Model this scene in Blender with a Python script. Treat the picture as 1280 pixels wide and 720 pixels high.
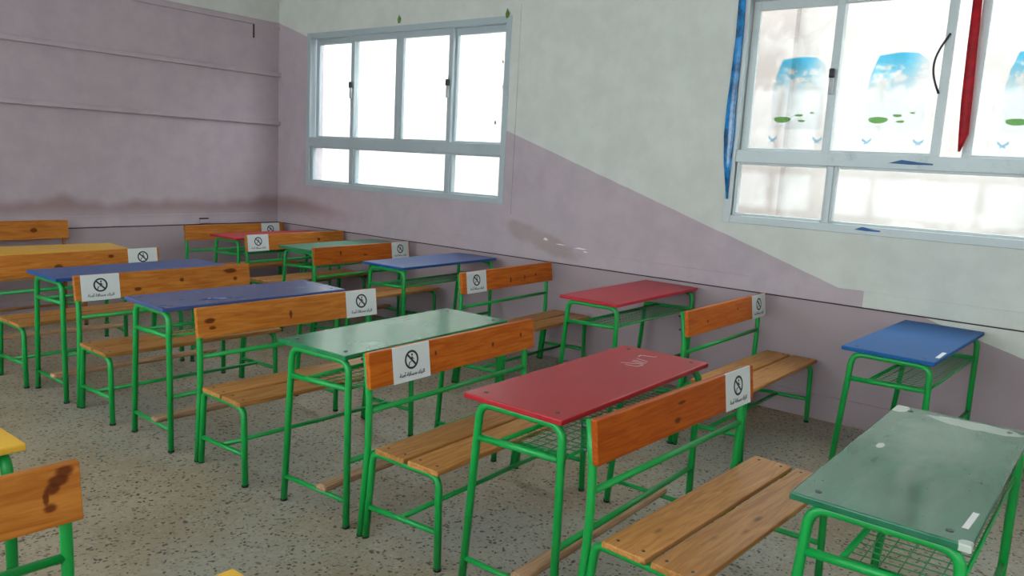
import bpy, bmesh, math, random
from mathutils import Vector, Matrix
random.seed(7)
S = bpy.context.scene
C = S.collection
for o in list(bpy.data.objects): bpy.data.objects.remove(o)

# ------------------------------------------------------------------ camera, light, exposure
XW = 0.919                      # inner face of the window wall
XL = -6.30                      # inner face of the opposite wall
YF = -9.60                      # front wall of the classroom
HC = 3.25                       # ceiling height
cam_d = bpy.data.cameras.new('camera'); cam_d.sensor_width = 36.0; cam_d.lens = 984.558/1280*36.0
cam_d.clip_start = 0.05
cam = bpy.data.objects.new('camera', cam_d); C.objects.link(cam)
r, u, f = Vector((0.617523,-0.784721,0.05366)), Vector((0.091978,0.139798,0.985899)), Vector((0.781157,0.603879,-0.158505))
M = Matrix((r, u, -f)).transposed().to_4x4(); M.translation = Vector((-4.18309,-7.15792,1.53063))
cam.matrix_world = M; S.camera = cam

world = bpy.data.worlds.new('world'); S.world = world; world.use_nodes = True
bgn = world.node_tree.nodes['Background']
bgn.inputs['Color'].default_value = (0.84,0.925,1.0,1); bgn.inputs['Strength'].default_value = 8.6
S.view_settings.view_transform = 'Standard'; S.view_settings.look = 'None'
S.view_settings.gamma = 1.0; S.view_settings.use_curve_mapping = False
S.view_settings.exposure = 0.08

# ------------------------------------------------------------------ helpers
def tag(o, label=None, cat=None, group=None, kind=None):
    if label: o['label'] = label
    if cat: o['category'] = cat
    if group: o['group'] = group
    if kind: o['kind'] = kind
    return o
def link(name, me, mat=None, parent=None):
    o = bpy.data.objects.new(name, me); C.objects.link(o)
    if mat is not None:
        if not me.materials: me.materials.append(mat)
        elif me.materials[0] is not mat:
            o.material_slots[0].link = 'OBJECT'; o.material_slots[0].material = mat
    if parent: o.parent = parent
    return o
def empty(name, loc, rz=0):
    o = bpy.data.objects.new(name, None); C.objects.link(o); o.location = loc; o.rotation_euler = (0,0,rz)
    o.empty_display_size = .1
    return o
def mesh(name, bm, smooth=False):
    me = bpy.data.meshes.new(name); bmesh.ops.recalc_face_normals(bm, faces=bm.faces[:]); bm.to_mesh(me); bm.free()
    if smooth:
        for p in me.polygons: p.use_smooth = True
    return me
def abox(bm, x0,x1,y0,y1,z0,z1, bev=0):
    b2 = bmesh.new()
    vs = [b2.verts.new((x,y,z)) for x in (x0,x1) for y in (y0,y1) for z in (z0,z1)]
    for q in ((0,1,3,2),(4,6,7,5),(0,4,5,1),(2,3,7,6),(0,2,6,4),(1,5,7,3)): b2.faces.new([vs[i] for i in q])
    bmesh.ops.recalc_face_normals(b2, faces=b2.faces[:])
    if bev: bmesh.ops.bevel(b2, geom=b2.edges[:], offset=bev, segments=2, affect='EDGES', profile=.5)
    t = bpy.data.meshes.new('t'); b2.to_mesh(t); b2.free(); bm.from_mesh(t); bpy.data.meshes.remove(t)
def box_me(name, x0,x1,y0,y1,z0,z1, bev=0):
    bm = bmesh.new(); abox(bm,x0,x1,y0,y1,z0,z1,bev); return mesh(name, bm)
def round_path(pts, rad, n=5):
    pts = [Vector(p) for p in pts]; out = [pts[0]]
    for i in range(1,len(pts)-1):
        a,b,c = pts[i-1],pts[i],pts[i+1]; rr = rad[i] if isinstance(rad,(list,tuple)) else rad
        d1=(a-b); d2=(c-b); t=min(rr,d1.length*.49,d2.length*.49)
        p0=b+d1.normalized()*t; p1=b+d2.normalized()*t
        for k in range(n+1):
            s=k/n; out.append(p0*(1-s)**2+b*2*s*(1-s)+p1*s*s)
    out.append(pts[-1]); return out
def tube(bm, pts, rad, n=10, cap=True):
    pts=[Vector(p) for p in pts]; rings=[]
    t0=(pts[1]-pts[0]).normalized()
    up=Vector((1,0,0)) if abs(t0.x)<.8 else Vector((0,0,1))
    nrm=(up-t0*up.dot(t0)).normalized()
    for i,p in enumerate(pts):
        if i==0: t=(pts[1]-p).normalized()
        elif i==len(pts)-1: t=(p-pts[i-1]).normalized()
        else: t=((pts[i+1]-p).normalized()+(p-pts[i-1]).normalized()).normalized()
        nrm=(nrm-t*nrm.dot(t)).normalized(); b=t.cross(nrm)
        rings.append([bm.verts.new(p+(nrm*math.cos(2*math.pi*k/n)+b*math.sin(2*math.pi*k/n))*rad) for k in range(n)])
    for a,b in zip(rings,rings[1:]):
        for k in range(n): bm.faces.new((a[k],a[(k+1)%n],b[(k+1)%n],b[k]))
    if cap:
        bm.faces.new(rings[0][::-1]); bm.faces.new(rings[-1])
def tube_me(name, pts, rad, n=10):
    bm=bmesh.new(); tube(bm,pts,rad,n); me=mesh(name,bm,True); return me
def prism(bm, poly, axis_pts):
    """poly: list of 2D; axis_pts: function (a,b,t)->xyz for t in 0,1"""
    v0=[bm.verts.new(axis_pts(a,b,0)) for a,b in poly]; v1=[bm.verts.new(axis_pts(a,b,1)) for a,b in poly]
    n=len(poly); bm.faces.new(v0[::-1]); bm.faces.new(v1)
    for i in range(n): bm.faces.new((v0[i],v0[(i+1)%n],v1[(i+1)%n],v1[i]))

# ------------------------------------------------------------------ materials
def newmat(name):
    m=bpy.data.materials.new(name); m.use_nodes=True; nt=m.node_tree
    return m, nt, nt.nodes['Principled BSDF']
class N:
    def __init__(s, nt): s.nt=nt
    def n(s, t, **k):
        x=s.nt.nodes.new(t)
        for a,b in k.items(): setattr(x,a,b)
        return x
    def l(s,a,b): s.nt.links.new(a,b)
    def math(s, op, a, b=None, c=None, clamp=False):
        x=s.n('ShaderNodeMath',operation=op); x.use_clamp=clamp
        for i,v in enumerate((a,b,c)):
            if v is None: continue
            if isinstance(v,(int,float)): x.inputs[i].default_value=v
            else: s.l(v,x.inputs[i])
        return x.outputs[0]
    def mix(s, fac, a, b, mode='MIX'):
        x=s.n('ShaderNodeMix',data_type='RGBA',blend_type=mode)
        for i,v in ((0,fac),(6,a),(7,b)):
            if isinstance(v,(int,float)): x.inputs[i].default_value=v
            elif isinstance(v,tuple): x.inputs[i].default_value=v if len(v)==4 else v+(1,)
            else: s.l(v,x.inputs[i])
        return x.outputs[2]
    def ramp(s, fac, stops, interp='LINEAR'):
        x=s.n('ShaderNodeValToRGB'); x.color_ramp.interpolation=interp; e=x.color_ramp.elements
        while len(e)<len(stops): e.new(.5)
        for q,(p,c) in zip(e,stops):
            q.position=p; q.color=(c,c,c,1) if isinstance(c,(int,float)) else c+(1,)
        s.l(fac,x.inputs[0]); return x.outputs[0]
    def noise(s, vec, scale, detail=4, rough=.55, dist=0):
        x=s.n('ShaderNodeTexNoise'); x.inputs['Scale'].default_value=scale; x.inputs['Detail'].default_value=detail
        x.inputs['Roughness'].default_value=rough; x.inputs['Distortion'].default_value=dist
        if vec is not None: s.l(vec,x.inputs['Vector'])
        return x.outputs['Fac']
    def mapping(s, vec, scale=(1,1,1), loc=(0,0,0), rot=(0,0,0)):
        x=s.n('ShaderNodeMapping'); x.inputs['Scale'].default_value=scale; x.inputs['Location'].default_value=loc; x.inputs['Rotation'].default_value=rot
        s.l(vec,x.inputs['Vector']); return x.outputs[0]
    def smooth(s, v, a, b):
        x=s.n('ShaderNodeMapRange',interpolation_type='SMOOTHSTEP'); x.inputs[1].default_value=a; x.inputs[2].default_value=b
        s.l(v,x.inputs[0]); return x.outputs[0]
    def bump(s, h, strength, dist, bsdf):
        x=s.n('ShaderNodeBump'); x.inputs['Strength'].default_value=strength; x.inputs['Distance'].default_value=dist
        s.l(h,x.inputs['Height']); s.l(x.outputs[0],bsdf.inputs['Normal'])
def seeded(g):
    tc=g.n('ShaderNodeTexCoord'); oi=g.n('ShaderNodeObjectInfo')
    v=g.n('ShaderNodeVectorMath',operation='SCALE'); v.inputs[0].default_value=(37,19,53); g.l(oi.outputs['Random'],v.inputs['Scale'])
    a=g.n('ShaderNodeVectorMath',operation='ADD'); g.l(tc.outputs['Object'],a.inputs[0]); g.l(v.outputs[0],a.inputs[1])
    return tc.outputs['Object'], a.outputs[0], oi.outputs['Random']

def wood(name, c_lo, c_hi, c_knot, knots=(), rough=.38, sparse=True):
    m,nt,b=newmat(name); g=N(nt); obj,vec,rnd=seeded(g)
    grain=g.noise(g.mapping(vec,(2.2,26,26)),1.6,5,.6,1.2)
    fine=g.noise(g.mapping(vec,(8,160,160)),1.0,3,.6)
    col=g.mix(g.smooth(grain,.32,.68),c_lo,c_hi)
    col=g.mix(g.math('MULTIPLY',g.smooth(fine,.5,.75),.35),col,tuple(x*.72 for x in c_lo))
    hs=g.n('ShaderNodeHueSaturation'); g.l(col,hs.inputs['Color']); g.l(g.math('MULTIPLY_ADD',rnd,.28,.86),hs.inputs['Value']); col=hs.outputs[0]
    if sparse:
        vo=g.n('ShaderNodeTexVoronoi'); vo.inputs['Scale'].default_value=1.0
        g.l(g.mapping(vec,(3.0,9,9)),vo.inputs['Vector'])
        k=g.math('SUBTRACT',1,g.smooth(vo.outputs['Distance'],.03,.13))
        col=g.mix(g.math('MULTIPLY',k,.8),col,c_knot)
    sx=g.n('ShaderNodeSeparateXYZ'); g.l(obj,sx.inputs[0])
    for (ku,kz,ru,rz) in knots:
        dx=g.math('DIVIDE',g.math('SUBTRACT',sx.outputs[0],ku),ru); dz=g.math('DIVIDE',g.math('SUBTRACT',sx.outputs[2],kz),rz)
        d=g.math('ADD',g.math('MULTIPLY',dx,dx),g.math('MULTIPLY',dz,dz))
        d=g.math('ADD',d,g.math('MULTIPLY',g.math('SUBTRACT',grain,.5),1.2))
        col=g.mix(g.math('MULTIPLY',g.math('SUBTRACT',1,g.smooth(d,.25,1.25)),.88),col,c_knot)
    g.l(col,b.inputs['Base Color']); b.inputs['Roughness'].default_value=rough
    b.inputs['Specular IOR Level'].default_value=.17
    g.bump(fine,.12,.002,b)
    return m
KN=(.085,.012,.002)
def back_wood(name, knots, tone='red'):
    lo,hi={'red':((.36,.066,.004),(.50,.122,.010)),'gold':((.37,.105,.012),(.52,.185,.030)),'dark':((.29,.046,.003),(.43,.090,.007))}[tone]
    return wood(name,lo,hi,KN,knots,.42,False)
M_SEAT=wood('seat_pine',(.345,.138,.034),(.50,.228,.068),(.12,.035,.012),(),.42)
M_FOOT=wood('footrest_wood',(.30,.16,.085),(.47,.28,.165),(.12,.06,.03),(),.7,False)
M_POST=wood('brown_post',(.26,.10,.03),(.36,.15,.045),KN,(),.5,False)

def paint(name, col, rough=.32, wear=.12, dirt=(.02,.05,.02), coat=0.0):
    m,nt,b=newmat(name); g=N(nt); obj,vec,rnd=seeded(g)
    n1=g.noise(vec,3.5,5,.6); n2=g.noise(vec,60,3,.6)
    c=g.mix(g.math('MULTIPLY',g.smooth(n1,.4,.75),wear*2),col,tuple(min(1,x*1.25+.02) for x in col))
    c=g.mix(g.math('MULTIPLY',g.smooth(n2,.66,.74),.5),c,dirt)
    g.l(c,b.inputs['Base Color']); g.l(g.math('MULTIPLY_ADD',n1,.2,rough-.1),b.inputs['Roughness'])
    b.inputs['Coat Weight'].default_value=coat; b.inputs['Coat Roughness'].default_value=.12
    return m
M_GREEN=paint('green_enamel',(.0005,.285,.045),.40,.10,(.005,.14,.03))
M_RUBBER=paint('dark_cap',(.012,.022,.014),.7)
M_BOLT=paint('bolt_steel',(.03,.04,.035),.5)
M_WIRE=paint('wire_green',(.03,.20,.07),.5)

def top_mat(name, col, rough=.28, worn=None, wcol=(.55,.55,.5), streak=.25, spec=.33):
    m,nt,b=newmat(name); g=N(nt); obj,vec,rnd=seeded(g)
    n1=g.noise(g.mapping(vec,(2,6,2)),1.6,5,.6,.6); n2=g.noise(vec,90,2,.5)
    c=g.mix(g.math('MULTIPLY',g.smooth(n1,.35,.7),streak),col,tuple(min(1,x*1.2+.045) for x in col))
    c=g.mix(g.math('MULTIPLY',g.smooth(n2,.68,.76),.4),c,tuple(x*.4 for x in col))
    if worn:
        sx=g.n('ShaderNodeSeparateXYZ'); g.l(obj,sx.inputs[0]); nz=g.noise(vec,9,4,.6)
        for (x,y,rx,ry,st) in worn:
            e0,e1=(.75,1.0) if st>.6 else (-.3,1.5)
            dx=g.math('DIVIDE',g.math('SUBTRACT',sx.outputs[0],x),rx); dy=g.math('DIVIDE',g.math('SUBTRACT',sx.outputs[1],y),ry)
            d=g.math('ADD',g.math('MULTIPLY',dx,dx),g.math('MULTIPLY',dy,dy))
            d=g.math('ADD',d,g.math('MULTIPLY',g.math('SUBTRACT',nz,.5),1.6))
            c=g.mix(g.math('MULTIPLY',g.math('SUBTRACT',1,g.smooth(d,e0,e1)),st),c,wcol)
    g.l(c,b.inputs['Base Color']); g.l(g.math('MULTIPLY_ADD',n1,.10,rough-.05),b.inputs['Roughness'])
    g.bump(n1,.015,.003,b); b.inputs['Specular IOR Level'].default_value=spec
    return m
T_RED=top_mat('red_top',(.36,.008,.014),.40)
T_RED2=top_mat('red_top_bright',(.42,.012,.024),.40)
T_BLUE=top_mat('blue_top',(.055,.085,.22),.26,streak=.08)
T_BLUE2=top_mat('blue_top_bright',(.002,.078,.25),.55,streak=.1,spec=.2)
T_GREEN=top_mat('green_top',(.012,.17,.055),.20,[(-.32,-.12,.05,.03,.25),(.12,.12,.14,.04,.25),(.3,.0,.2,.03,.2)],(.20,.36,.19),.4,.24)
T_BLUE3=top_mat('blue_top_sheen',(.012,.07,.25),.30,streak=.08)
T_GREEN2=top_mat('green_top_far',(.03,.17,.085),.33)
T_GREENW=top_mat('green_top_worn',(.012,.115,.052),.16,[(.50,.185,.06,.03,1),(.48,-.06,.05,.16,.75),(.02,.13,.03,.012,.9),(.2,.02,.3,.13,.18),(-.12,.0,.16,.04,.14),(-.535,-.195,.02,.02,1)],(.42,.45,.38),.45,.24)
T_YEL=top_mat('yellow_top',(.68,.36,.03),.45)
M_CHALK=paint('chalk_white',(.75,.72,.7),.9,.05,(.6,.55,.5))
M_PAPER=paint('laminated_paper',(.62,.63,.62),.30,.03,(.6,.6,.6))
M_INK=paint('black_ink',(.012,.013,.02),.6,.02)

# painted plaster: mauve below a slanting line, cream above (world position, so trims carry on the paint)
def wall_mat(name='wall_paint', back=False):
    m,nt,b=newmat(name); g=N(nt); ge=g.n('ShaderNodeNewGeometry'); sx=g.n('ShaderNodeSeparateXYZ'); g.l(ge.outputs['Position'],sx.inputs[0])
    P=ge.outputs['Position']; x,y,z=sx.outputs
    big=g.noise(P,.9,5,.6); mid=g.noise(P,5,5,.62); fine=g.noise(P,55,4,.6)
    wob=g.math('MULTIPLY',g.math('SUBTRACT',g.noise(P,7,2,.5),.5),.012)
    zz=g.math('ADD',z,wob)
    l1=g.math('LESS_THAN',zz,g.math('MULTIPLY_ADD',y,.3355,2.805))
    l2=g.math('GREATER_THAN',y,-5.94)
    l3=g.math('LESS_THAN',zz,g.math('MULTIPLY_ADD',y,.285,.672+.285*6.573))
    hi=g.math('GREATER_THAN',z,.862); midz=g.math('GREATER_THAN',z,.7565)
    low=g.math('ADD',g.math('MULTIPLY',midz,l2),g.math('MULTIPLY',g.math('SUBTRACT',1,midz),l3))
    mask=g.math('ADD',g.math('MULTIPLY',hi,l1),g.math('MULTIPLY',g.math('SUBTRACT',1,hi),low))
    mauve=g.mix(g.smooth(mid,.3,.7),(.42,.335,.365),(.47,.375,.405))
    mauve=g.mix(g.math('MULTIPLY',g.smooth(big,.45,.7),.35),mauve,(.47,.365,.37))
    mauve=g.mix(g.math('MULTIPLY',g.math('SUBTRACT',1,midz),.9),mauve,(.36,.27,.29))
    cream=g.mix(g.smooth(mid,.3,.7),(.57,.56,.51),(.63,.62,.57))
    # damp, browner patch with a ragged upper edge low on the back wall
    edge=g.math('MULTIPLY_ADD',g.noise(g.mapping(P,(1.3,0.3,0)),1.5,2,.45),.36,.84)
    dmp=g.math('MULTIPLY',g.smooth(g.math('SUBTRACT',edge,z),-.02,.09),g.smooth(z,.80,.97))
    dmp=g.math('MULTIPLY',dmp,g.smooth(y,-1.6,-.3))
    mauve=g.mix(g.math('MULTIPLY',dmp,.75),mauve,(.27,.155,.15))
    # brown rub marks on the window wall by the desks
    dy=g.math('DIVIDE',g.math('ADD',y,3.45),.42); dz=g.math('DIVIDE',g.math('ADD',g.math('SUBTRACT',z,.93),g.math('MULTIPLY',g.math('ADD',y,3.45),-.28)),.09)
    dd=g.math('ADD',g.math('ADD',g.math('MULTIPLY',dy,dy),g.math('MULTIPLY',dz,dz)),g.math('MULTIPLY',g.math('SUBTRACT',mid,.5),2.0))
    mauve=g.mix(g.math('MULTIPLY',g.math('SUBTRACT',1,g.smooth(dd,.2,1.2)),.45),mauve,(.30,.20,.16))
    c=g.mix(mask,cream,mauve)
    c=g.mix(g.math('MULTIPLY',g.smooth(fine,.62,.8),.12),c,(.3,.26,.24))
    g.l(c,b.inputs['Base Color']); b.inputs['Roughness'].default_value=.55; b.inputs['Specular IOR Level'].default_value=.35
    g.bump(mid,.10,.01,b)
    return m
M_WALL=wall_mat()
def plain(name,col,rough=.6,spec=.4,nscale=6,amt=.15):
    m,nt,b=newmat(name); g=N(nt); tc=g.n('ShaderNodeTexCoord'); n=g.noise(tc.outputs['Object'],nscale,5,.6)
    g.l(g.mix(g.smooth(n,.3,.7),tuple(x*(1-amt) for x in col),tuple(min(1,x*(1+amt)) for x in col)),b.inputs['Base Color'])
    b.inputs['Roughness'].default_value=rough; b.inputs['Specular IOR Level'].default_value=spec; return m
M_CREAM=plain('cream_plaster',(.63,.62,.54),.7)
M_CEIL=plain('ceiling_white',(.74,.74,.71),.8)
M_GAP=plain('dark_joint',(.045,.03,.035),.8)
def alu_mat(name,col,dirt):
    m,nt,b=newmat(name); g=N(nt); ge=g.n('ShaderNodeNewGeometry'); n=g.noise(ge.outputs['Position'],7,6,.7); n2=g.noise(ge.outputs['Position'],30,4,.7)
    c=g.mix(g.math('MULTIPLY',g.smooth(n,.56,.8),dirt),col,(.16,.17,.17)); c=g.mix(g.math('MULTIPLY',g.smooth(n2,.66,.74),.6*dirt),c,(.10,.12,.14))
    g.l(c,b.inputs['Base Color']); b.inputs['Metallic'].default_value=.25; b.inputs['Roughness'].default_value=.45; return m
M_ALU=alu_mat('aluminium',(.42,.47,.49),.4)
M_ALU2=alu_mat('painted_aluminium',(.45,.475,.475),.45)
M_BLK=plain('black_handle',(.02,.018,.02),.5)
M_HAND=plain('grey_handle',(.45,.45,.44),.4)
# thin clear glass: mostly transmits, a little mirror; no caustics needed
def glass_mat(name='window_glass', tint=(.93,.96,.95), dirty=.06):
    m,nt,b=newmat(name); nt.nodes.remove(b); g=N(nt); out=nt.nodes['Material Output']
    tr=g.n('ShaderNodeBsdfTransparent'); tr.inputs[0].default_value=tint+(1,)
    gl=g.n('ShaderNodeBsdfGlossy'); gl.inputs['Roughness'].default_value=.05
    df=g.n('ShaderNodeBsdfTranslucent'); df.inputs[0].default_value=(.8,.78,.74,1)
    lw=g.n('ShaderNodeLayerWeight'); lw.inputs[0].default_value=.5
    fr=g.math('MULTIPLY_ADD',g.math('POWER',lw.outputs['Facing'],4.0),.5,.025)
    ge=g.n('ShaderNodeNewGeometry'); n=g.noise(ge.outputs['Position'],4,6,.7)
    a=g.n('ShaderNodeMixShader'); g.l(g.math('MULTIPLY',g.smooth(n,.45,.75),dirty*3),a.inputs[0]); g.l(tr.outputs[0],a.inputs[1]); g.l(df.outputs[0],a.inputs[2])
    q=g.n('ShaderNodeMixShader'); g.l(fr,q.inputs[0]); g.l(a.outputs[0],q.inputs[1]); g.l(gl.outputs[0],q.inputs[2])
    g.l(q.outputs[0],out.inputs[0]); return m
M_GLASS=glass_mat()

def floor_mat():
    m,nt,b=newmat('terrazzo'); g=N(nt); ge=g.n('ShaderNodeNewGeometry'); P=ge.outputs['Position']
    dist=g.n('ShaderNodeVectorMath',operation='ADD'); nz=g.n('ShaderNodeTexNoise'); nz.inputs['Scale'].default_value=22; g.l(P,nz.inputs['Vector'])
    sc=g.n('ShaderNodeVectorMath',operation='SCALE'); sc.inputs['Scale'].default_value=.045; g.l(nz.outputs['Color'],sc.inputs[0])
    g.l(P,dist.inputs[0]); g.l(sc.outputs[0],dist.inputs[1]); V=dist.outputs[0]
    def chips(scale,lo,hi):
        v=g.n('ShaderNodeTexVoronoi'); v.inputs['Scale'].default_value=scale; g.l(V,v.inputs['Vector'])
        cs=g.n('ShaderNodeSeparateColor'); g.l(v.outputs['Color'],cs.inputs[0])
        e=g.math('SUBTRACT',1,g.smooth(v.outputs['Distance'],lo,hi)); return e,cs.outputs
    base=g.mix(g.smooth(g.noise(P,2.2,6,.6),.3,.7),(.285,.205,.13),(.36,.285,.20))
    dust=g.smooth(g.noise(P,.6,4,.55),.42,.62)
    base=g.mix(g.math('MULTIPLY',dust,.6),base,(.315,.315,.285))
    e,cs=chips(38,.30,.42); base=g.mix(g.math('MULTIPLY',g.math('MULTIPLY',e,g.smooth(cs[0],.5,.6)),.45),base,(.40,.355,.29))
    e,cs=chips(75,.32,.52); base=g.mix(g.math('MULTIPLY',g.math('MULTIPLY',e,g.smooth(cs[0],.5,.6)),.65),base,(.19,.145,.10))
    e,cs=chips(52,.24,.40); base=g.mix(g.math('MULTIPLY',g.math('MULTIPLY',e,g.smooth(cs[1],.60,.64)),.92),base,(.060,.046,.034))
    e,cs=chips(31,.18,.29); base=g.mix(g.math('MULTIPLY',g.math('MULTIPLY',e,g.smooth(cs[2],.68,.71)),.92),base,(.055,.042,.034))
    g.l(base,b.inputs['Base Color']); b.inputs['Roughness'].default_value=.52; b.inputs['Specular IOR Level'].default_value=.3
    g.bump(g.noise(P,70,3,.6),.08,.002,b)
    return m
M_FLOOR=floor_mat()

# ------------------------------------------------------------------ the room
def struct(name, me, mat, parent=None):
    o=link(name,me,mat,parent)
    if not parent: o['kind']='structure'
    return o
struct('floor', box_me('floor',XL-.2,XW+.2,YF-.2,.2,-.12,0), M_FLOOR)
struct('ceiling', box_me('ceiling',XL-.2,XW+.2,YF-.2,.2,HC,HC+.15), M_CEIL)
struct('wall_back', box_me('wall_back',XL-.2,XW+.2,0,.2,0,HC), M_WALL)
def wall_with_holes(name, x0, x1, holes, mat):
    ys=sorted({YF,0}|{h[0] for h in holes}|{h[1] for h in holes}); zs=sorted({0,HC}|{h[2] for h in holes}|{h[3] for h in holes})
    bm=bmesh.new()
    for ya,yb in zip(ys,ys[1:]):
        for za,zb in zip(zs,zs[1:]):
            cy,cz=(ya+yb)/2,(za+zb)/2
            if any(h[0]<cy<h[1] and h[2]<cz<h[3] for h in holes): continue
            abox(bm,x0,x1,ya,yb,za,zb)
    bmesh.ops.remove_doubles(bm,verts=bm.verts[:],dist=1e-5)
    # drop the inner faces shared by neighbouring cells
    seen={}
    for fc in bm.faces: seen.setdefault(tuple(round(q,4) for q in fc.calc_center_median()),[]).append(fc)
    bmesh.ops.delete(bm,geom=[fc for l in seen.values() if len(l)>1 for fc in l],context='FACES')
    return struct(name, mesh(name,bm), mat)
W1=(-3.075,-.480,1.175,2.675); W2=(-7.60,-4.985,1.205,2.690)
W3=(-3.3,-.5,.95,2.95); W4=(-6.2,-3.4,.95,2.95); W5=(-9.1,-6.3,.95,2.95)  # unseen opposite windows, added and sized large to bring in daylight
wall_with_holes('wall_windows',XW,XW+.2,[W1,W2],M_WALL)
wall_with_holes('wall_opposite',XL-.2,XL,[W3,W4,W5],M_CREAM)

bm=bmesh.new(); FX0,FX1,FZ0,FZ1=-3.4,-2.0,1.55,2.95          # front wall: unseen window opening, added to light the back wall
abox(bm,XL-.2,FX0,YF-.2,YF,0,HC); abox(bm,FX1,XW+.2,YF-.2,YF,0,HC); abox(bm,FX0,FX1,YF-.2,YF,0,FZ0); abox(bm,FX0,FX1,YF-.2,YF,FZ1,HC)
struct('wall_front',mesh('wall_front',bm),M_CREAM)
# dado board with a dark open joint under it, skirting, surrounds: same paint carries on over them
ntrim=[0]
def trim(me,mat=M_WALL):
    ntrim[0]+=1; return struct('trim_%d'%ntrim[0],me,mat)
trim(box_me('dado',XW-.008,XW,YF,-.009,.762,.862,.003)); trim(box_me('dado',XL,XW,-.008,0,.762,.862,.003))
trim(box_me('joint',XW-.004,XW,YF,-.005,.754,.762),M_GAP); trim(box_me('joint',XL,XW,-.004,0,.754,.762),M_GAP)
struct('baseboard_windows',box_me('skirt',XW-.012,XW,YF,-.013,0,.163,.003),M_WALL)
struct('baseboard_back',box_me('skirt',XL,XW,-.012,0,0,.163,.003),M_WALL)
for z0,z1 in ((2.262,2.302),(1.772,1.812)):        # old board rails across the back wall
    trim(box_me('rail',XL,XW-.001,-.042,0,z0,z1,.004))
trim(box_me('rail',XL,.62,-.028,0,2.745,2.79,.004))
trim(box_me('rail',.612,.626,-.010,0,2.615,2.75,.002),M_GAP)
trim(box_me('rail',.86,XW,-.02,0,2.735,2.77,.003))
def surround(w,e=.085,t=.006):
    y0,y1,z0,z1=w; bm=bmesh.new()
    abox(bm,XW-t,XW,y0-e,y1+e,z1,z1+e); abox(bm,XW-t,XW,y0-e,y1+e,z0-.075,z0)
    abox(bm,XW-t,XW,y0-e,y0,z0,z1); abox(bm,XW-t,XW,y1,y1+e,z0,z1)
    trim(mesh('surround',bm))
surround(W1); surround(W2)

# ------------------------------------------------------------------ windows
def frame_bars(bm,x0,x1,ya,yb,za,zb,w,wt=None,wb=None):
    """rectangular frame between ya>yb, za<zb with stile width w"""
    wt=wt or w; wb=wb or w
    abox(bm,x0,x1,yb,yb+w,za,zb,.003); abox(bm,x0,x1,ya-w,ya,za,zb,.003)
    abox(bm,x0,x1,yb+w,ya-w,zb-wt,zb,.003); abox(bm,x0,x1,yb+w,ya-w,za,za+wb,.003)
def pane(par,x,ya,yb,za,zb):
    return link('pane',box_me('pane',x-.002,x+.002,yb,ya,za,zb),M_GLASS,par)
def make_window(name,w,ztr0,ztr1,sashes,lowers,mat,sgn=1,xw=XW,handles=()):
    y0,y1,z0,z1=w; X=lambda a,b:(min(xw+sgn*a,xw+sgn*b),max(xw+sgn*a,xw+sgn*b))
    root=empty(name,(0,0,0)); root['kind']='structure'
    bm=bmesh.new(); a,b=X(-.012,.085); frame_bars(bm,a,b,y1,y0,z0,z1,.055,.055,.05)
    link('outer_frame',mesh('outer_frame',bm),mat,root)
    a,b=X(-.010,.085); link('transom',box_me('transom',a,b,y0+.055,y1-.055,ztr0+.012,ztr1-.012,.003),mat,root)
    for ya,yb,deep in sashes:
        a,b=X(.045,.075) if deep else X(.005,.035)
        bm=bmesh.new(); frame_bars(bm,a,b,ya,yb,ztr1-.03,z1-.05,.048,.06,.035)
        s=link('sash',mesh('sash',bm),mat,root); pane(s,(a+b)/2,ya-.048,yb+.048,ztr1,z1-.11)
    for ya,yb in lowers:
        a,b=X(.01,.055); bm=bmesh.new(); frame_bars(bm,a,b,ya,yb,z0+.045,ztr0+.02,.022)
        s=link('fixed_light',mesh('fixed_light',bm),mat,root); pane(s,(a+b)/2,ya-.02,yb+.02,z0+.065,ztr0)
    for (ya,yb) in zip([l[1] for l in lowers[:-1]],[l[0] for l in lowers[1:]]):
        a,b=X(-.006,.08); link('mullion',box_me('mullion',a,b,yb-.004,ya+.004,z0+.05,ztr0+.012,.003),mat,root)
    for hy,hz in handles:
        a,b=X(-.022,-.002); h=link('handle',box_me('handle',a,b,hy-.018,hy+.010,hz-.10,hz+.0,.006),M_HAND,root)
        a,b=X(-.030,-.002); link('latch',box_me('latch',a,b,hy-.016,hy+.012,hz,hz+.055,.005),M_BLK,h)
    return root
w1=make_window('window_1',W1,1.56,1.675,[(-.56,-1.17,True),(-1.13,-1.79,False),(-1.79,-2.44,False),(-2.41,-3.055,True)],
   [(-.545,-1.143),(-1.190,-2.410),(-2.452,-3.045)],M_ALU,handles=((-1.150,2.14),(-2.405,2.14)))
w2=make_window('window_2',W2,1.595,1.700,[(-5.045,-5.63,True),(-5.585,-6.245,False),(-6.352,-7.02,True),(-6.98,-7.56,False)],
   [(-5.045,-5.650),(-5.672,-6.90),(-6.945,-7.54)],M_ALU2,handles=((-5.60,2.14),))
for nm,w in (('added_window_3',W3),('added_window_4',W4),('added_window_5',W5)):
    y0,y1=w[0],w[1]; q=(y1-y0)/4
    make_window(nm,w,1.56,1.675,[(y1-.05,y1-q-.03,True),(y1-q+.01,y1-2*q,False),(y1-2*q,y1-3*q-.03,False),(y1-3*q+.01,y0+.05,True)],
        [(y1-.06,y1-q),(y1-q-.045,y0+q),(y0+q-.045,y0+.06)],M_ALU,sgn=-1,xw=XL)

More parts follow.
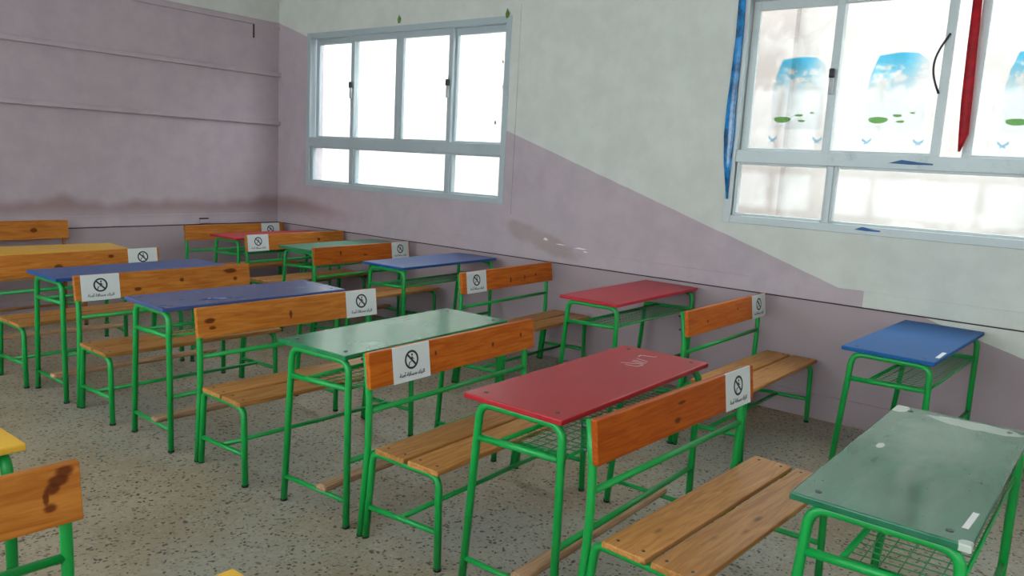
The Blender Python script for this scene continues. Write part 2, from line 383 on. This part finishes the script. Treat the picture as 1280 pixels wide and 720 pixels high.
fw=empty('added_window_6',(0,YF-.10,0)); fw['kind']='structure'  # added out of view, brings daylight onto the back wall
for i in range(3):
    x=FX0+(FX1-FX0)*i/2; x=min(max(x,FX0+.03),FX1-.03); link('mullion',box_me('mullion',x-.03,x+.03,-.03,.03,FZ0,FZ1,.003),M_ALU,fw)
for z in (FZ0+.03,2.1,FZ1-.03): link('transom',box_me('transom',FX0,FX1,-.028,.028,z-.03,z+.03,.003),M_ALU,fw)
for i in range(2):
    a=FX0+(FX1-FX0)*i/2; b=FX0+(FX1-FX0)*(i+1)/2; link('pane',box_me('pane',a,b,-.002,.002,FZ0,FZ1),M_GLASS,fw)
# printed sky film on the panes of window 2
def film_mat(name, fn):
    m,nt,b=newmat(name); nt.nodes.remove(b); g=N(nt); tr=g.n('ShaderNodeBsdfTransparent')
    g.l(fn(g),tr.inputs[0]); g.l(tr.outputs[0],nt.nodes['Material Output'].inputs[0]); return m
def sky_fn(g):
    ge=g.n('ShaderNodeNewGeometry'); sx=g.n('ShaderNodeSeparateXYZ'); g.l(ge.outputs['Position'],sx.inputs[0])
    tc=g.n('ShaderNodeTexCoord'); so=g.n('ShaderNodeSeparateXYZ'); g.l(tc.outputs['Object'],so.inputs[0])
    cl=g.noise(g.mapping(ge.outputs['Position'],(1,14,20)),1.0,5,.6)
    h=g.math('SUBTRACT',sx.outputs[2],2.06)
    k=g.smooth(h,-.06,.22)                      # deep blue on top
    k=g.math('SUBTRACT',k,g.math('MULTIPLY',g.smooth(cl,.45,.62),g.math('SUBTRACT',1,g.smooth(h,.13,.17))))
    k=g.math('MULTIPLY',k,g.smooth(so.outputs[1],-.18,-.02),clamp=True)
    return g.mix(g.math('MAXIMUM',k,0.0),(.93,.95,.96),FILM_BLUE)
FILM_BLUE=(.34,.76,.94)
M_FILM=film_mat('sky_film',sky_fn)
M_ISL=film_mat('island_print',lambda g:g.mix(g.noise(None,8,2),(.40,.66,.34),(.55,.76,.48)))
M_BFLY=film_mat('butterfly_print',lambda g:g.mix(g.noise(None,30,2),(.55,.74,.84),(.68,.84,.92)))
def flat(name,poly,x,mat,parent,t=.0006):
    bm=bmesh.new(); prism(bm,poly,lambda a,b,k:(x-t*k,a,b)); return link(name,mesh(name,bm),mat,parent)
def film(yc,x,flip=1):
    # outline: a rounded scene, cut slanting at its upper corner
    fm_poly=[(.165,-.03),(.150,.06),(.118,.155),(.0,.170),(-.09,.165),(-.155,.12),(-.17,.0),(-.165,-.28),(.155,-.28)]
    bm=bmesh.new(); prism(bm,fm_poly,lambda a,b,k:(-.0006*k,a,b)); 
    o=link('sky_film',mesh('sky_film',bm),M_FILM,w2); o.location=(x,yc,2.11)
    def ell(cy,cz,ry,rz,mt,nm):
        poly=[(cy+ry*math.cos(t*math.pi/8),cz+rz*math.sin(t*math.pi/8)*(1.0 if math.sin(t*math.pi/8)<0 else .6)) for t in range(16)]
        return flat(nm,poly,-.0008,mt,o)
    ell(.085,-.215,.055,.024,M_ISL,'island'); ell(-.02,-.19,.026,.010,M_ISL,'island'); ell(-.04,-.225,.022,.009,M_ISL,'island'); ell(-.10,-.175,.015,.006,M_ISL,'island')
    for cy in (.135,-.15):
        w=[(cy,-.345),(cy+.03,-.322),(cy+.026,-.345),(cy+.012,-.352),(cy+.016,-.368),(cy,-.358),(cy-.016,-.368),(cy-.012,-.352),(cy-.026,-.345),(cy-.03,-.322)]
        flat('butterfly',w,-.0008,M_BFLY,o)
    return o
film(-5.385,XW+.056); film(-5.975,XW+.016); film(-6.68,XW+.056)

M_BLUEP=plain('blue_plastic',(.01,.20,.50),.2,.8,14,.6)
M_REDP=plain('red_cloth',(.38,.008,.015),.6,.3,30,.25)
def strip(name,pts,width,thick,mat,axis='y'):
    bm=bmesh.new(); rows=[]
    for (x,y,z,wd) in pts: rows.append([bm.verts.new(q) for q in ((x,y-wd/2,z),(x+thick,y-wd/2,z),(x+thick*1.4,y,z),(x+thick,y+wd/2,z),(x,y+wd/2,z),(x-thick*.6,y,z))])
    for a,b in zip(rows,rows[1:]):
        for k in range(6): bm.faces.new((a[k],a[(k+1)%6],b[(k+1)%6],b[k]))
    bm.faces.new(rows[0]); bm.faces.new(rows[-1][::-1])
    return link(name,mesh(name,bm,True),mat)
tag(strip('plastic_strip',[(XW-.024,-4.985,2.69,.045),(XW-.024,-4.99,2.4,.050),(XW-.024,-4.985,2.15,.056),(XW-.026,-4.982,1.95,.066),(XW-.026,-4.985,1.78,.072),(XW-.024,-4.990,1.6,.05),(XW-.022,-5.01,1.36,.012)],.06,.006,M_BLUEP),
    'crumpled blue plastic strip hanging along the window jamb','plastic strip')
tag(strip('cloth_strip',[(XW+.0,-6.330,2.66,.045),(XW-.002,-6.338,2.3,.05),(XW-.004,-6.348,2.0,.055),(XW-.004,-6.356,1.82,.05),(XW-.004,-6.345,1.72,.012)],.05,.006,M_REDP),
    'red cloth strip hanging in the window beside the open sash','cloth strip')
tag(link('black_cable',tube_me('black_cable',[(XW-.004-.010*math.sin(math.pi*t/12),-6.222+.02*t/12+.052*math.sin(math.pi*t/12),2.37-.33*t/12) for t in range(13)],.006,8),M_BLK),
    'thin black cable looping down the sash beside the red strip','cable')
M_SMEAR=plain('blue_smear',(.02,.09,.24),.5)
def smear(y,z,l,h):
    flat('paint_smear',[(y,z),(y-l*.3,z+h),(y-l*.7,z+h*.5),(y-l,z+h*.3),(y-l,z-h*.1),(y-l*.5,z-h*.2)],XW-.0125,M_SMEAR,w2)
smear(-5.985,1.640,.24,.022); smear(-5.84,1.232,.15,.02)

M_LEAF=plain('green_tape',(.12,.24,.03),.6)
for (y,z,lab) in ((-1.79,2.735,'torn green tape scrap stuck above the middle of the grey window'),(-3.03,2.70,'torn green tape scrap stuck at the upper corner of the grey window')):
    o=flat('tape_scrap',[(y+.012,z-.045),(y+.022,z-.012),(y+.004,z+.035),(y-.006,z+.012),(y-.022,z-.004),(y-.010,z-.04)],XW-.014,M_LEAF,None)
    tag(o,lab,'tape scrap','green tape scraps on the window')
M_RUST=plain('rust_spot',(.22,.10,.05),.7)
for (y,z,h) in ((-2.95,2.33,.025),(-2.965,2.13,.03),(-2.90,1.84,.03),(-2.97,1.95,.015)):
    flat('dried_spot',[(y+.008,z-h*.5),(y+.011,z+h*.2),(y,z+h*.6),(y-.009,z+h*.1),(y-.006,z-h*.5)],XW+.0575,M_RUST,w1)
# outlet on the back wall, and the pale scuff where the wall paint has chipped
ro=empty('wall_socket',(.05,-.0125,.79)); tag(ro,'small old socket box fixed above the dado of the back wall','socket')
link('box',box_me('box',-.04,.04,-.02,0,-.02,.02,.004),M_WALL,ro); link('cover',box_me('cover',-.045,.045,-.024,0,.02,.032,.003),M_GAP,ro)
sc=empty('plaster_scuff',(XW,-3.7,.90)); tag(sc,'small white plaster chips scraped out of the mauve wall','wall scuff')
for (y,z,l,h) in ((.20,.03,.05,.018),(.08,.005,.10,.006),(-.10,-.008,.12,.010),(-.18,-.028,.05,.008)):
    bm=bmesh.new(); prism(bm,[(y,z),(y-l*.4,z+h),(y-l,z+h*.2),(y-l*.7,z-h*.4)],lambda a,b,k:(-.0006*k,a,b))
    link('chip',mesh('chip',bm),M_CHALK,sc)

# ------------------------------------------------------------------ outside
M_OUT=plain('outside_stucco',(.30,.26,.235),.85,.2,1.2,.12)
M_OUT2=plain('outside_pier',(.22,.18,.16),.85,.2,1.2,.1)
M_GRD=plain('outside_paving',(.42,.40,.36),.9,.2,2,.15)
struct('ground',box_me('ground',XW+.2,9,-16,6,-.5,-.35),M_GRD)
struct('wall_neighbour',box_me('wall_neighbour',4.2,4.5,-16,6,-.35,4.0),M_OUT)
for k,y in enumerate((-12.4,-9.6,-6.8,-4.0)):
    o=struct('trim_%d'%(20+k),box_me('pier',4.08,4.2,y-.22,y+.22,-.35,4.0),M_OUT2)

# ------------------------------------------------------------------ desks
L,W,H=1.0894,.4102,.74; TR=.0145
def desk_meshes():
    D={}; th=.020
    D['top']=box_me('desk_top',-L/2,L/2,-W/2,W/2,H-th,H,.004)
    ht=H-th-TR
    vf=-W/2+.020; vr=W/2-.045; vrb=vr+.050
    def hoop(x): return round_path([(x,vrb,.006),(x,vr,ht),(x,vf,ht),(x,vf-.004,.006)],[0,.055,.055,0],6)
    D['hoop']=tube_me('leg_frame',hoop(0),TR,12)
    zr=.592; yr=vr+.05*(1-zr/ht)
    D['rail']=tube_me('end_rail',[(0,yr,zr-.012),(0,vf,zr)],.0125,10)
    zl=.115; yl=vr+.05*(1-zl/ht)
    D['foot_rail']=tube_me('foot_rail',[(0,yl,zl),(0,vf-.003,zl)],.0105,10)
    D['cap']=None
    bm=bmesh.new(); tube(bm,[(0,vrb+.0005,0),(0,vrb-.001,.012)],TR+.001,12); D['capr']=mesh('foot_cap',bm,True)
    bm=bmesh.new(); tube(bm,[(0,vf-.004,0),(0,vf-.004,.012)],TR+.001,12); D['capf']=mesh('foot_cap',bm,True)
    x0,x1=-L/2+.04,L/2-.04
    D['stretcher']=tube_me('stretcher',[(x0,vf-.002,.285),(x1,vf-.002,.285)],.0115,10)
    D['rod_f']=tube_me('shelf_rod',[(x0,vf+.004,zr),(x1,vf+.004,zr)],.006,8)
    D['rod_r']=tube_me('shelf_rod',[(x0,.075,zr-.008),(x1,.075,zr-.008)],.009,8)
    bm=bmesh.new()
    for i in range(1,6):
        v=vf+.004+(.075-vf)*i/6; tube(bm,[(x0,v,zr-.006),(x1,v,zr-.006)],.0020,4,False)
    n=27
    for i in range(1,n):
        x=x0+(x1-x0)*i/n; tube(bm,[(x,vf+.004,zr-.003),(x,.075,zr-.010)],.0018,4,False)
    D['wires']=mesh('wire_shelf',bm)
    D['foot']=box_me('footrest',x0-.022,x1+.022,-.082,-.020,zl+.009,zl+.038,.012)
    bm=bmesh.new(); bmesh.ops.create_cone(bm,cap_ends=True,segments=12,radius1=.009,radius2=.008,depth=.003); D['screw']=mesh('screw',bm)
    return D
DM=desk_meshes()
def make_desk(fl,th,top,label,group,screws=True):
    x,y=fl; c,s=math.cos(th),math.sin(th)
    cx=x+c*L/2-s*W/2; cy=y+s*L/2+c*W/2
    root=empty('school_desk',(cx,cy,0),th); tag(root,label,'desk',group)
    t=link('desk_top',DM['top'],top,root)
    if screws:
        for sx in (-1,1):
            for sy in (-1,1):
                q=link('screw',DM['screw'],M_BOLT,t); q.location=(sx*(L/2-.055),sy*(W/2-.055),H+.0005)
    for sx in (-1,1):
        X=sx*(L/2-.040)
        h=link('leg_frame',DM['hoop'],M_GREEN,root); h.location=(X,0,0)
        link('foot_cap',DM['capr'],M_RUBBER,h); link('foot_cap',DM['capf'],M_RUBBER,h)
        for k in ('rail','foot_rail'): q=link('end_rail' if k=='rail' else 'foot_rail',DM[k],M_GREEN,root); q.location=(X,0,0)
    link('stretcher',DM['stretcher'],M_GREEN,root)
    link('shelf_rod',DM['rod_f'],M_GREEN,root); link('shelf_rod',DM['rod_r'],M_GREEN,root)
    w=link('wire_shelf',DM['wires'],M_WIRE,root); w['kind']='stuff'
    link('footrest',DM['foot'],M_FOOT,root)
    return root
GD='school desks in the window column'; GE='school desks in the middle column'; GG='yellow desks beside the aisle'
DESKS={}
for k,fl,th,top,lab,gr in (
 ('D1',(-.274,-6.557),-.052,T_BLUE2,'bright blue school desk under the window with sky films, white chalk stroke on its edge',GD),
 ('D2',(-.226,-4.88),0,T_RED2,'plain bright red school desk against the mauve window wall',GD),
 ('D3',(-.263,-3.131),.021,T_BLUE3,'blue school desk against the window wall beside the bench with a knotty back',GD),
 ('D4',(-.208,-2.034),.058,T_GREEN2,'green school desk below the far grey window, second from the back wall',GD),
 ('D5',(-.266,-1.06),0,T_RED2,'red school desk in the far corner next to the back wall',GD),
 ('E1',(-2.235,-6.984),-.016,T_GREENW,'worn green school desk with peeled pale patches on its top',GE),
 ('E2',(-2.202,-5.852),.001,T_RED,'large dull red school desk with white chalk scribble on top',GE),
 ('E3',(-2.194,-4.809),.040,T_GREEN,'shiny green school desk with streaked top between two signed benches',GE),
 ('E4',(-2.268,-3.558),-.038,T_BLUE,'dull violet blue school desk behind the shiny green desk\'s bench',GE),
 ('E5',(-2.299,-2.452),-.006,T_BLUE3,'medium blue school desk between the yellow desk and the violet blue desk',GE),
 ('E6',(-2.425,-1.262),-.10,T_YEL,'yellow school desk near the back wall behind a signed bench',GE),
 ('G1',(-4.489,-4.985),0,T_YEL,'yellow school desk behind the bench with a burnt looking stain',GG),
 ('G2',(-4.478,-6.320),0,T_YEL,'yellow school desk in front of the bench with a burnt looking stain',GG)):
    DESKS[k]=make_desk(fl,th,top,lab,gr,k in('E1','E2','E3','D1','E4'))

# ------------------------------------------------------------------ benches
LB=1.083; BB,BT=.6316,.7733; TILT=.018; PT=.024; SZ=.405
def bench_meshes():
    B={}
    sl=TILT/(BT-BB)
    # backrest: tilted plank
    bm=bmesh.new(); abox(bm,-LB/2,LB/2,0,PT,BB,BT,.004)
    for v in bm.verts: v.co.y+=(v.co.z-BB)*sl
    B['back']=mesh('backrest',bm)
    for i,(a,b) in enumerate(((-.186,-.030),(-.358,-.204))): B['plank%d'%i]=box_me('seat_plank',-LB/2,LB/2,a,b,SZ-.022,SZ,.005)
    v0=PT+TR+.002
    B['post']=tube_me('back_post',round_path([(0,v0+.032,.006),(0,v0-.004,.40),(0,v0-.002,.60),(0,v0+TILT+.002,BT-.012)],[0,.10,.05,0],6),TR,12)
    zs=SZ-.022-TR; d=2*TR-.003
    B['hoop']=tube_me('leg_frame',round_path([(0,v0+.032-d,.006),(0,v0-.002-d,zs),(0,-.335,zs),(0,-.345,.006)],[0,.04,.05,0],6),TR,12)
    for nm,y in (('capp',v0+.032),('capr',v0+.032-d),('capf',-.345)):
        bm=bmesh.new(); tube(bm,[(0,y,0),(0,y,.012)],TR+(.001 if nm=='capf' else 0),12); B[nm]=mesh('foot_cap',bm,True)
    B['foot_rail']=tube_me('foot_rail',[(0,v0+.02-d,.135),(0,-.342,.150)],.0115,10)
    x0=LB/2-.035
    B['stretcher']=tube_me('stretcher',[(-x0,-.14,.142),(x0,-.14,.142)],.0105,10)
    B['back_rail']=tube_me('back_rail',[(-x0,v0-.003,.532),(x0,v0-.003,.532)],.0115,10)
    bm=bmesh.new(); bmesh.ops.create_cone(bm,cap_ends=True,segments=8,radius1=.006,radius2=.005,depth=.018,matrix=Matrix.Rotation(math.pi/2,4,'X')); B['bolt']=mesh('bolt',bm)
    bm=bmesh.new(); bmesh.ops.create_cone(bm,cap_ends=True,segments=10,radius1=.007,radius2=.005,depth=.003); B['nail']=mesh('screw',bm)
    return B
BMS=bench_meshes()
GB='signed school benches by the window wall'; GA='school benches of the middle column'
def make_bench(x0y0,th,knots,label,group,post=M_GREEN,zs=1.0,tone='red'):
    x,y=x0y0; c,s=math.cos(th),math.sin(th)
    root=empty('school_bench',(x+c*LB/2,y+s*LB/2,0),th); root.scale=(1,1,zs); tag(root,label,'bench',group)
    wm=back_wood('backrest_pine',[((k[0]-.5)*LB,BB+k[1]*(BT-BB),k[2],k[3]) for k in knots],tone)
    link('backrest',BMS['back'],wm,root)
    for i in (0,1):
        p=link('seat_plank',BMS['plank%d'%i],M_SEAT,root)
        for sx in (-1,1):
            for vy in (-.065,-.155) if i==0 else (-.235,-.320):
                q=link('screw',BMS['nail'],M_BOLT,p); q.location=(sx*(LB/2-.04),vy,SZ)
    for sx in (-1,1):
        X=sx*(LB/2-.028)
        p=link('back_post',BMS['post'],post,root); p.location=(X,0,0)
        for z in (.66,.735):
            q=link('bolt',BMS['bolt'],M_BOLT,p); q.location=(0,PT+2*TR+.010+TILT*(z-BB)/(BT-BB),z)
        link('foot_cap',BMS['capp'],M_RUBBER,p)
        X=sx*(LB/2-.035)
        h=link('leg_frame',BMS['hoop'],post,root); h.location=(X,0,0)
        link('foot_cap',BMS['capr'],M_RUBBER,h); link('foot_cap',BMS['capf'],M_RUBBER,h)
        q=link('foot_rail',BMS['foot_rail'],post,root); q.location=(X,0,0)
    link('stretcher',BMS['stretcher'],post,root); link('back_rail',BMS['back_rail'],post,root)
    return root
K=.014
BEN={}
for k,p,th,kn,lab,gr in (
 ('A1',(-2.208,-5.999),-.059,[(.44,.30,.022,.012),(.47,.70,.03,.007)],'pine school bench drawn up to the worn peeled green desk, big knot in its back',GA),
 ('A2',(-2.185,-4.955),.017,[(.70,.45,.011,.013),(.90,.55,.010,.012),(.345,.60,.007,.012)],'pine school bench drawn up to the dull red desk with chalk scribble',GA),
 ('A3',(-2.231,-3.81),-.039,[(.47,.42,.010,.022),(.06,.55,.03,.014),(.07,.3,.02,.01)],'pine school bench drawn up to the shiny green desk, sign at its window end',GA),
 ('A4',(-2.269,-2.626),-.036,[(.32,.28,.026,.013),(.57,.52,.016,.015),(.87,.75,.05,.016),(.90,.38,.018,.015)],'pine school bench with dark knots drawn up to the violet blue desk',GA),
 ('A5',(-2.34,-1.644),.005,[(.36,.35,.03,.02),(.68,.7,.022,.014)],'pine school bench drawn up to the medium blue desk, back to the yellow desk',GA),
 ('B1',(-.243,-5.352),-.024,[(.22,.42,.012,.012),(.6,.6,.01,.01)],'pine school bench drawn up to the bright blue desk under the filmed window',GB),
 ('B2',(-.256,-3.708),.024,[(.5,.35,.012,.025),(.66,.4,.010,.018),(.79,.45,.010,.012)],'pine school bench with three knots, drawn up to the plain bright red desk',GB),
 ('B3',(-.267,-2.157),.034,[(.25,.6,.012,.02),(.5,.4,.03,.008)],'pine school bench drawn up to the blue desk at the window wall',GB),
 ('B4',(-.215,-1.15),-.002,[(.72,.5,.02,.02)],'pine school bench drawn up to the green desk below the far window',GB),
 ('B5',(-.26,-.235),-.02,[],'pine school bench standing against the back wall in the far corner',GB),
 ('Gb',(-4.475,-5.235),-.055,[(.968,.88,.024,.014),(.955,.76,.024,.016),(.942,.64,.018,.014),(.935,.34,.018,.012),(.928,.50,.008,.02)],'pine school bench with a burnt looking stain at one end of its back','benches beside the aisle')):
    BEN[k]=(make_bench(p,th,kn,lab,gr,tone='dark' if k=='A1' else 'gold' if k in ('A3','A4','A5','B4','B5','Gb') else 'red'),p,th)
make_bench((-2.325,-.115),0,[(.75,.5,.03,.02)],'taller pine school bench with brown posts standing against the back wall','benches beside the aisle',M_POST,1.087,'gold')

# ------------------------------------------------------------------ notices folded over the backrests
def text_mesh(body,size):
    cu=bpy.data.curves.new('notice_text','FONT'); cu.body=body; cu.size=size; cu.align_x='CENTER'; cu.resolution_u=2; cu.extrude=.0002; cu.offset=.0005
    o=bpy.data.objects.new('t',cu); C.objects.link(o); bpy.context.view_layer.update()
    me=bpy.data.meshes.new_from_object(o.evaluated_get(bpy.context.evaluated_depsgraph_get()))
    bpy.data.objects.remove(o); me.materials.clear()
    # text plane x,y -> sheet plane x,z facing -y
    me.transform(Matrix.Rotation(math.pi/2,4,'X')); me.name='notice_text'; return me
AR='\uFE94\uFEE8\uFEE3\uFE81 \uFE94\uFED3\uFE8E\uFEB4\uFEE3 \uFEDA\uFEAE\uFE97\uFE8D'
SW,SH=.212,.146
TXT=text_mesh(AR,.022)
def sheet_mesh():
    bm=bmesh.new(); t=.0009
    prof=[(-.0008,0),(-.0008,SH+.0008),(PT+.0012,SH+.0008),(PT+.0012,SH-.028)]
    inn=[(-.0008+t,0),(-.0008+t,SH-.0001),(PT+.0012-t,SH-.0001),(PT+.0012-t,SH-.028)]
    inn=[(-.0002,0),(-.0002,SH+.0002),(PT+.0004,SH+.0002),(PT+.0004,SH-.028)]
    poly=prof+inn[::-1]
    rows=[[bm.verts.new((x,v,z)) for v,z in poly] for x in (-SW/2,SW/2)]
    n=len(poly)
    for i in range(n): bm.faces.new((rows[0][i],rows[0][(i+1)%n],rows[1][(i+1)%n],rows[1][i]))
    for rw in rows:
        for a,b,c,d in ((0,1,6,7),(1,2,5,6),(2,3,4,5)): bm.faces.new([rw[q] for q in (a,b,c,d)])
    return mesh('sheet',bm)
SHEET=sheet_mesh()
def ring_mesh():
    bm=bmesh.new(); n=40; R0,R1=.0300,.0390; y0,y1=-.0009,-.0013
    def circ(rr,y): return [bm.verts.new((rr*math.cos(2*math.pi*k/n),y,rr*math.sin(2*math.pi*k/n))) for k in range(n)]
    a,b,c,d=circ(R0,y0),circ(R1,y0),circ(R1,y1),circ(R0,y1)
    for p,q in ((a,b),(b,c),(c,d),(d,a)):
        for k in range(n): bm.faces.new((p[k],p[(k+1)%n],q[(k+1)%n],q[k]))
    e=math.radians(135); dx,dz=math.cos(e),math.sin(e); w=.0045
    poly=[(dx*.033+dz*w,dz*.033-dx*w),(dx*.033-dz*w,dz*.033+dx*w),(-dx*.033-dz*w,-dz*.033+dx*w),(-dx*.033+dz*w,-dz*.033-dx*w)]
    prism(bm,poly,lambda p,q,k:(p,-.0009-.0005*k,q))
    return mesh('prohibition_ring',bm)
RING=ring_mesh()
def figure_mesh():
    bm=bmesh.new(); P=lambda poly:prism(bm,poly,lambda p,q,k:(p,-.0009-.0003*k,q))
    P([(.003+.0042*math.cos(t*math.pi/6),.0165+.0042*math.sin(t*math.pi/6)) for t in range(12)])
    P([(-.001,.010),(.005,.011),(.006,-.003),(0,-.004)])
    P([(.004,.008),(.0125,.001),(.011,-.001),(.004,.004)])
    P([(0,-.004),(.006,-.003),(-.010,-.011),(-.013,-.008)])
    P([(-.013,-.008),(-.009,-.010),(-.012,-.020),(-.016,-.019)])
    P([(.001,-.004),(.006,-.003),(.015,-.013),(.011,-.016)])
    return mesh('seated_figure',bm)
FIG=figure_mesh()
GS='folded no sitting notices'
for k,uc,lab in (
 ('A1',.945,'white notice folded over the bench at the worn peeled green desk'),
 ('A2',.228,'white notice folded over the bench at the dull red scribbled desk'),
 ('A3',.970,'white notice folded over the bench at the shiny green desk'),
 ('A4',.138,'white notice folded over the knotty bench at the violet blue desk'),
 ('A5',.960,'white notice on the bench in front of the yellow desk by the back wall'),
 ('B1',.970,'white notice folded over the bench at the bright blue desk under the filmed window'),
 ('B2',.153,'white notice folded over the bench at the plain bright red desk'),
 ('B3',.960,'white notice folded over the bench at the blue desk by the window wall'),
 ('B4',.120,'white notice folded over the bench at the green desk below the far window'),
 ('B5',.920,'white notice folded over the corner bench against the back wall')):
    root,p,th=BEN[k]; a=math.atan2(TILT,BT-BB)
    mw=Matrix.Translation((p[0]+math.cos(th)*uc,p[1]+math.sin(th)*uc,0))@Matrix.Rotation(th,4,'Z')
    mw=mw@Matrix.Translation((0,0,BT-SH*math.cos(a)))@Matrix.Translation((0,TILT*(BT-SH*math.cos(a)-BB)/(BT-BB),0))@Matrix.Rotation(-a,4,'X')
    e=empty('notice',(0,0,0)); e.matrix_world=mw; tag(e,lab,'notice',GS)
    link('sheet',SHEET,M_PAPER,e)
    q=link('prohibition_ring',RING,M_INK,e); q.location=(0,0,.086)
    q=link('seated_figure',FIG,M_INK,e); q.location=(0,0,.086); q.scale=(1.2,1,1.2)
    q=link('notice_text',TXT,M_INK,e); q.location=(0,-.0012,.022)

# ------------------------------------------------------------------ chalk marks on desk tops (parts of the top they are on)
M_CHALK2=paint('rubbed_chalk',(.64,.42,.42),.9,.2,(.5,.2,.2))
def stroke(desk,pts,w,mt=M_CHALK):
    top=[c for c in desk.children if c.name.startswith('desk_top')][0]
    bm=bmesh.new()
    for a,b in zip(pts,pts[1:]):
        d=(Vector(b)-Vector(a)); n=Vector((-d.y,d.x)).normalized()*w
        prism(bm,[(a[0]+n.x,a[1]+n.y),(a[0]-n.x,a[1]-n.y),(b[0]-n.x,b[1]-n.y),(b[0]+n.x,b[1]+n.y)],lambda p,q,k:(p,q,H+.0003+.0005*k))
    link('chalk_stroke',mesh('chalk_stroke',bm),mt,top)
d=DESKS['E2']
for pts in ([(.235,.02),(.245,-.03),(.285,-.035)],[(.25,.05),(.30,-.03),(.31,.03)],[(.32,-.03),(.33,.035)],[(.35,-.02),(.365,.04)],[(.40,.05),(.43,.055),(.445,.0),(.46,-.005)]): stroke(d,pts,.0032,M_CHALK2)
stroke(DESKS['D1'],[(-.43,-.19),(-.27,-.185)],.009)
stroke(DESKS['E1'],[(-.45,-.175),(-.33,-.18)],.007)
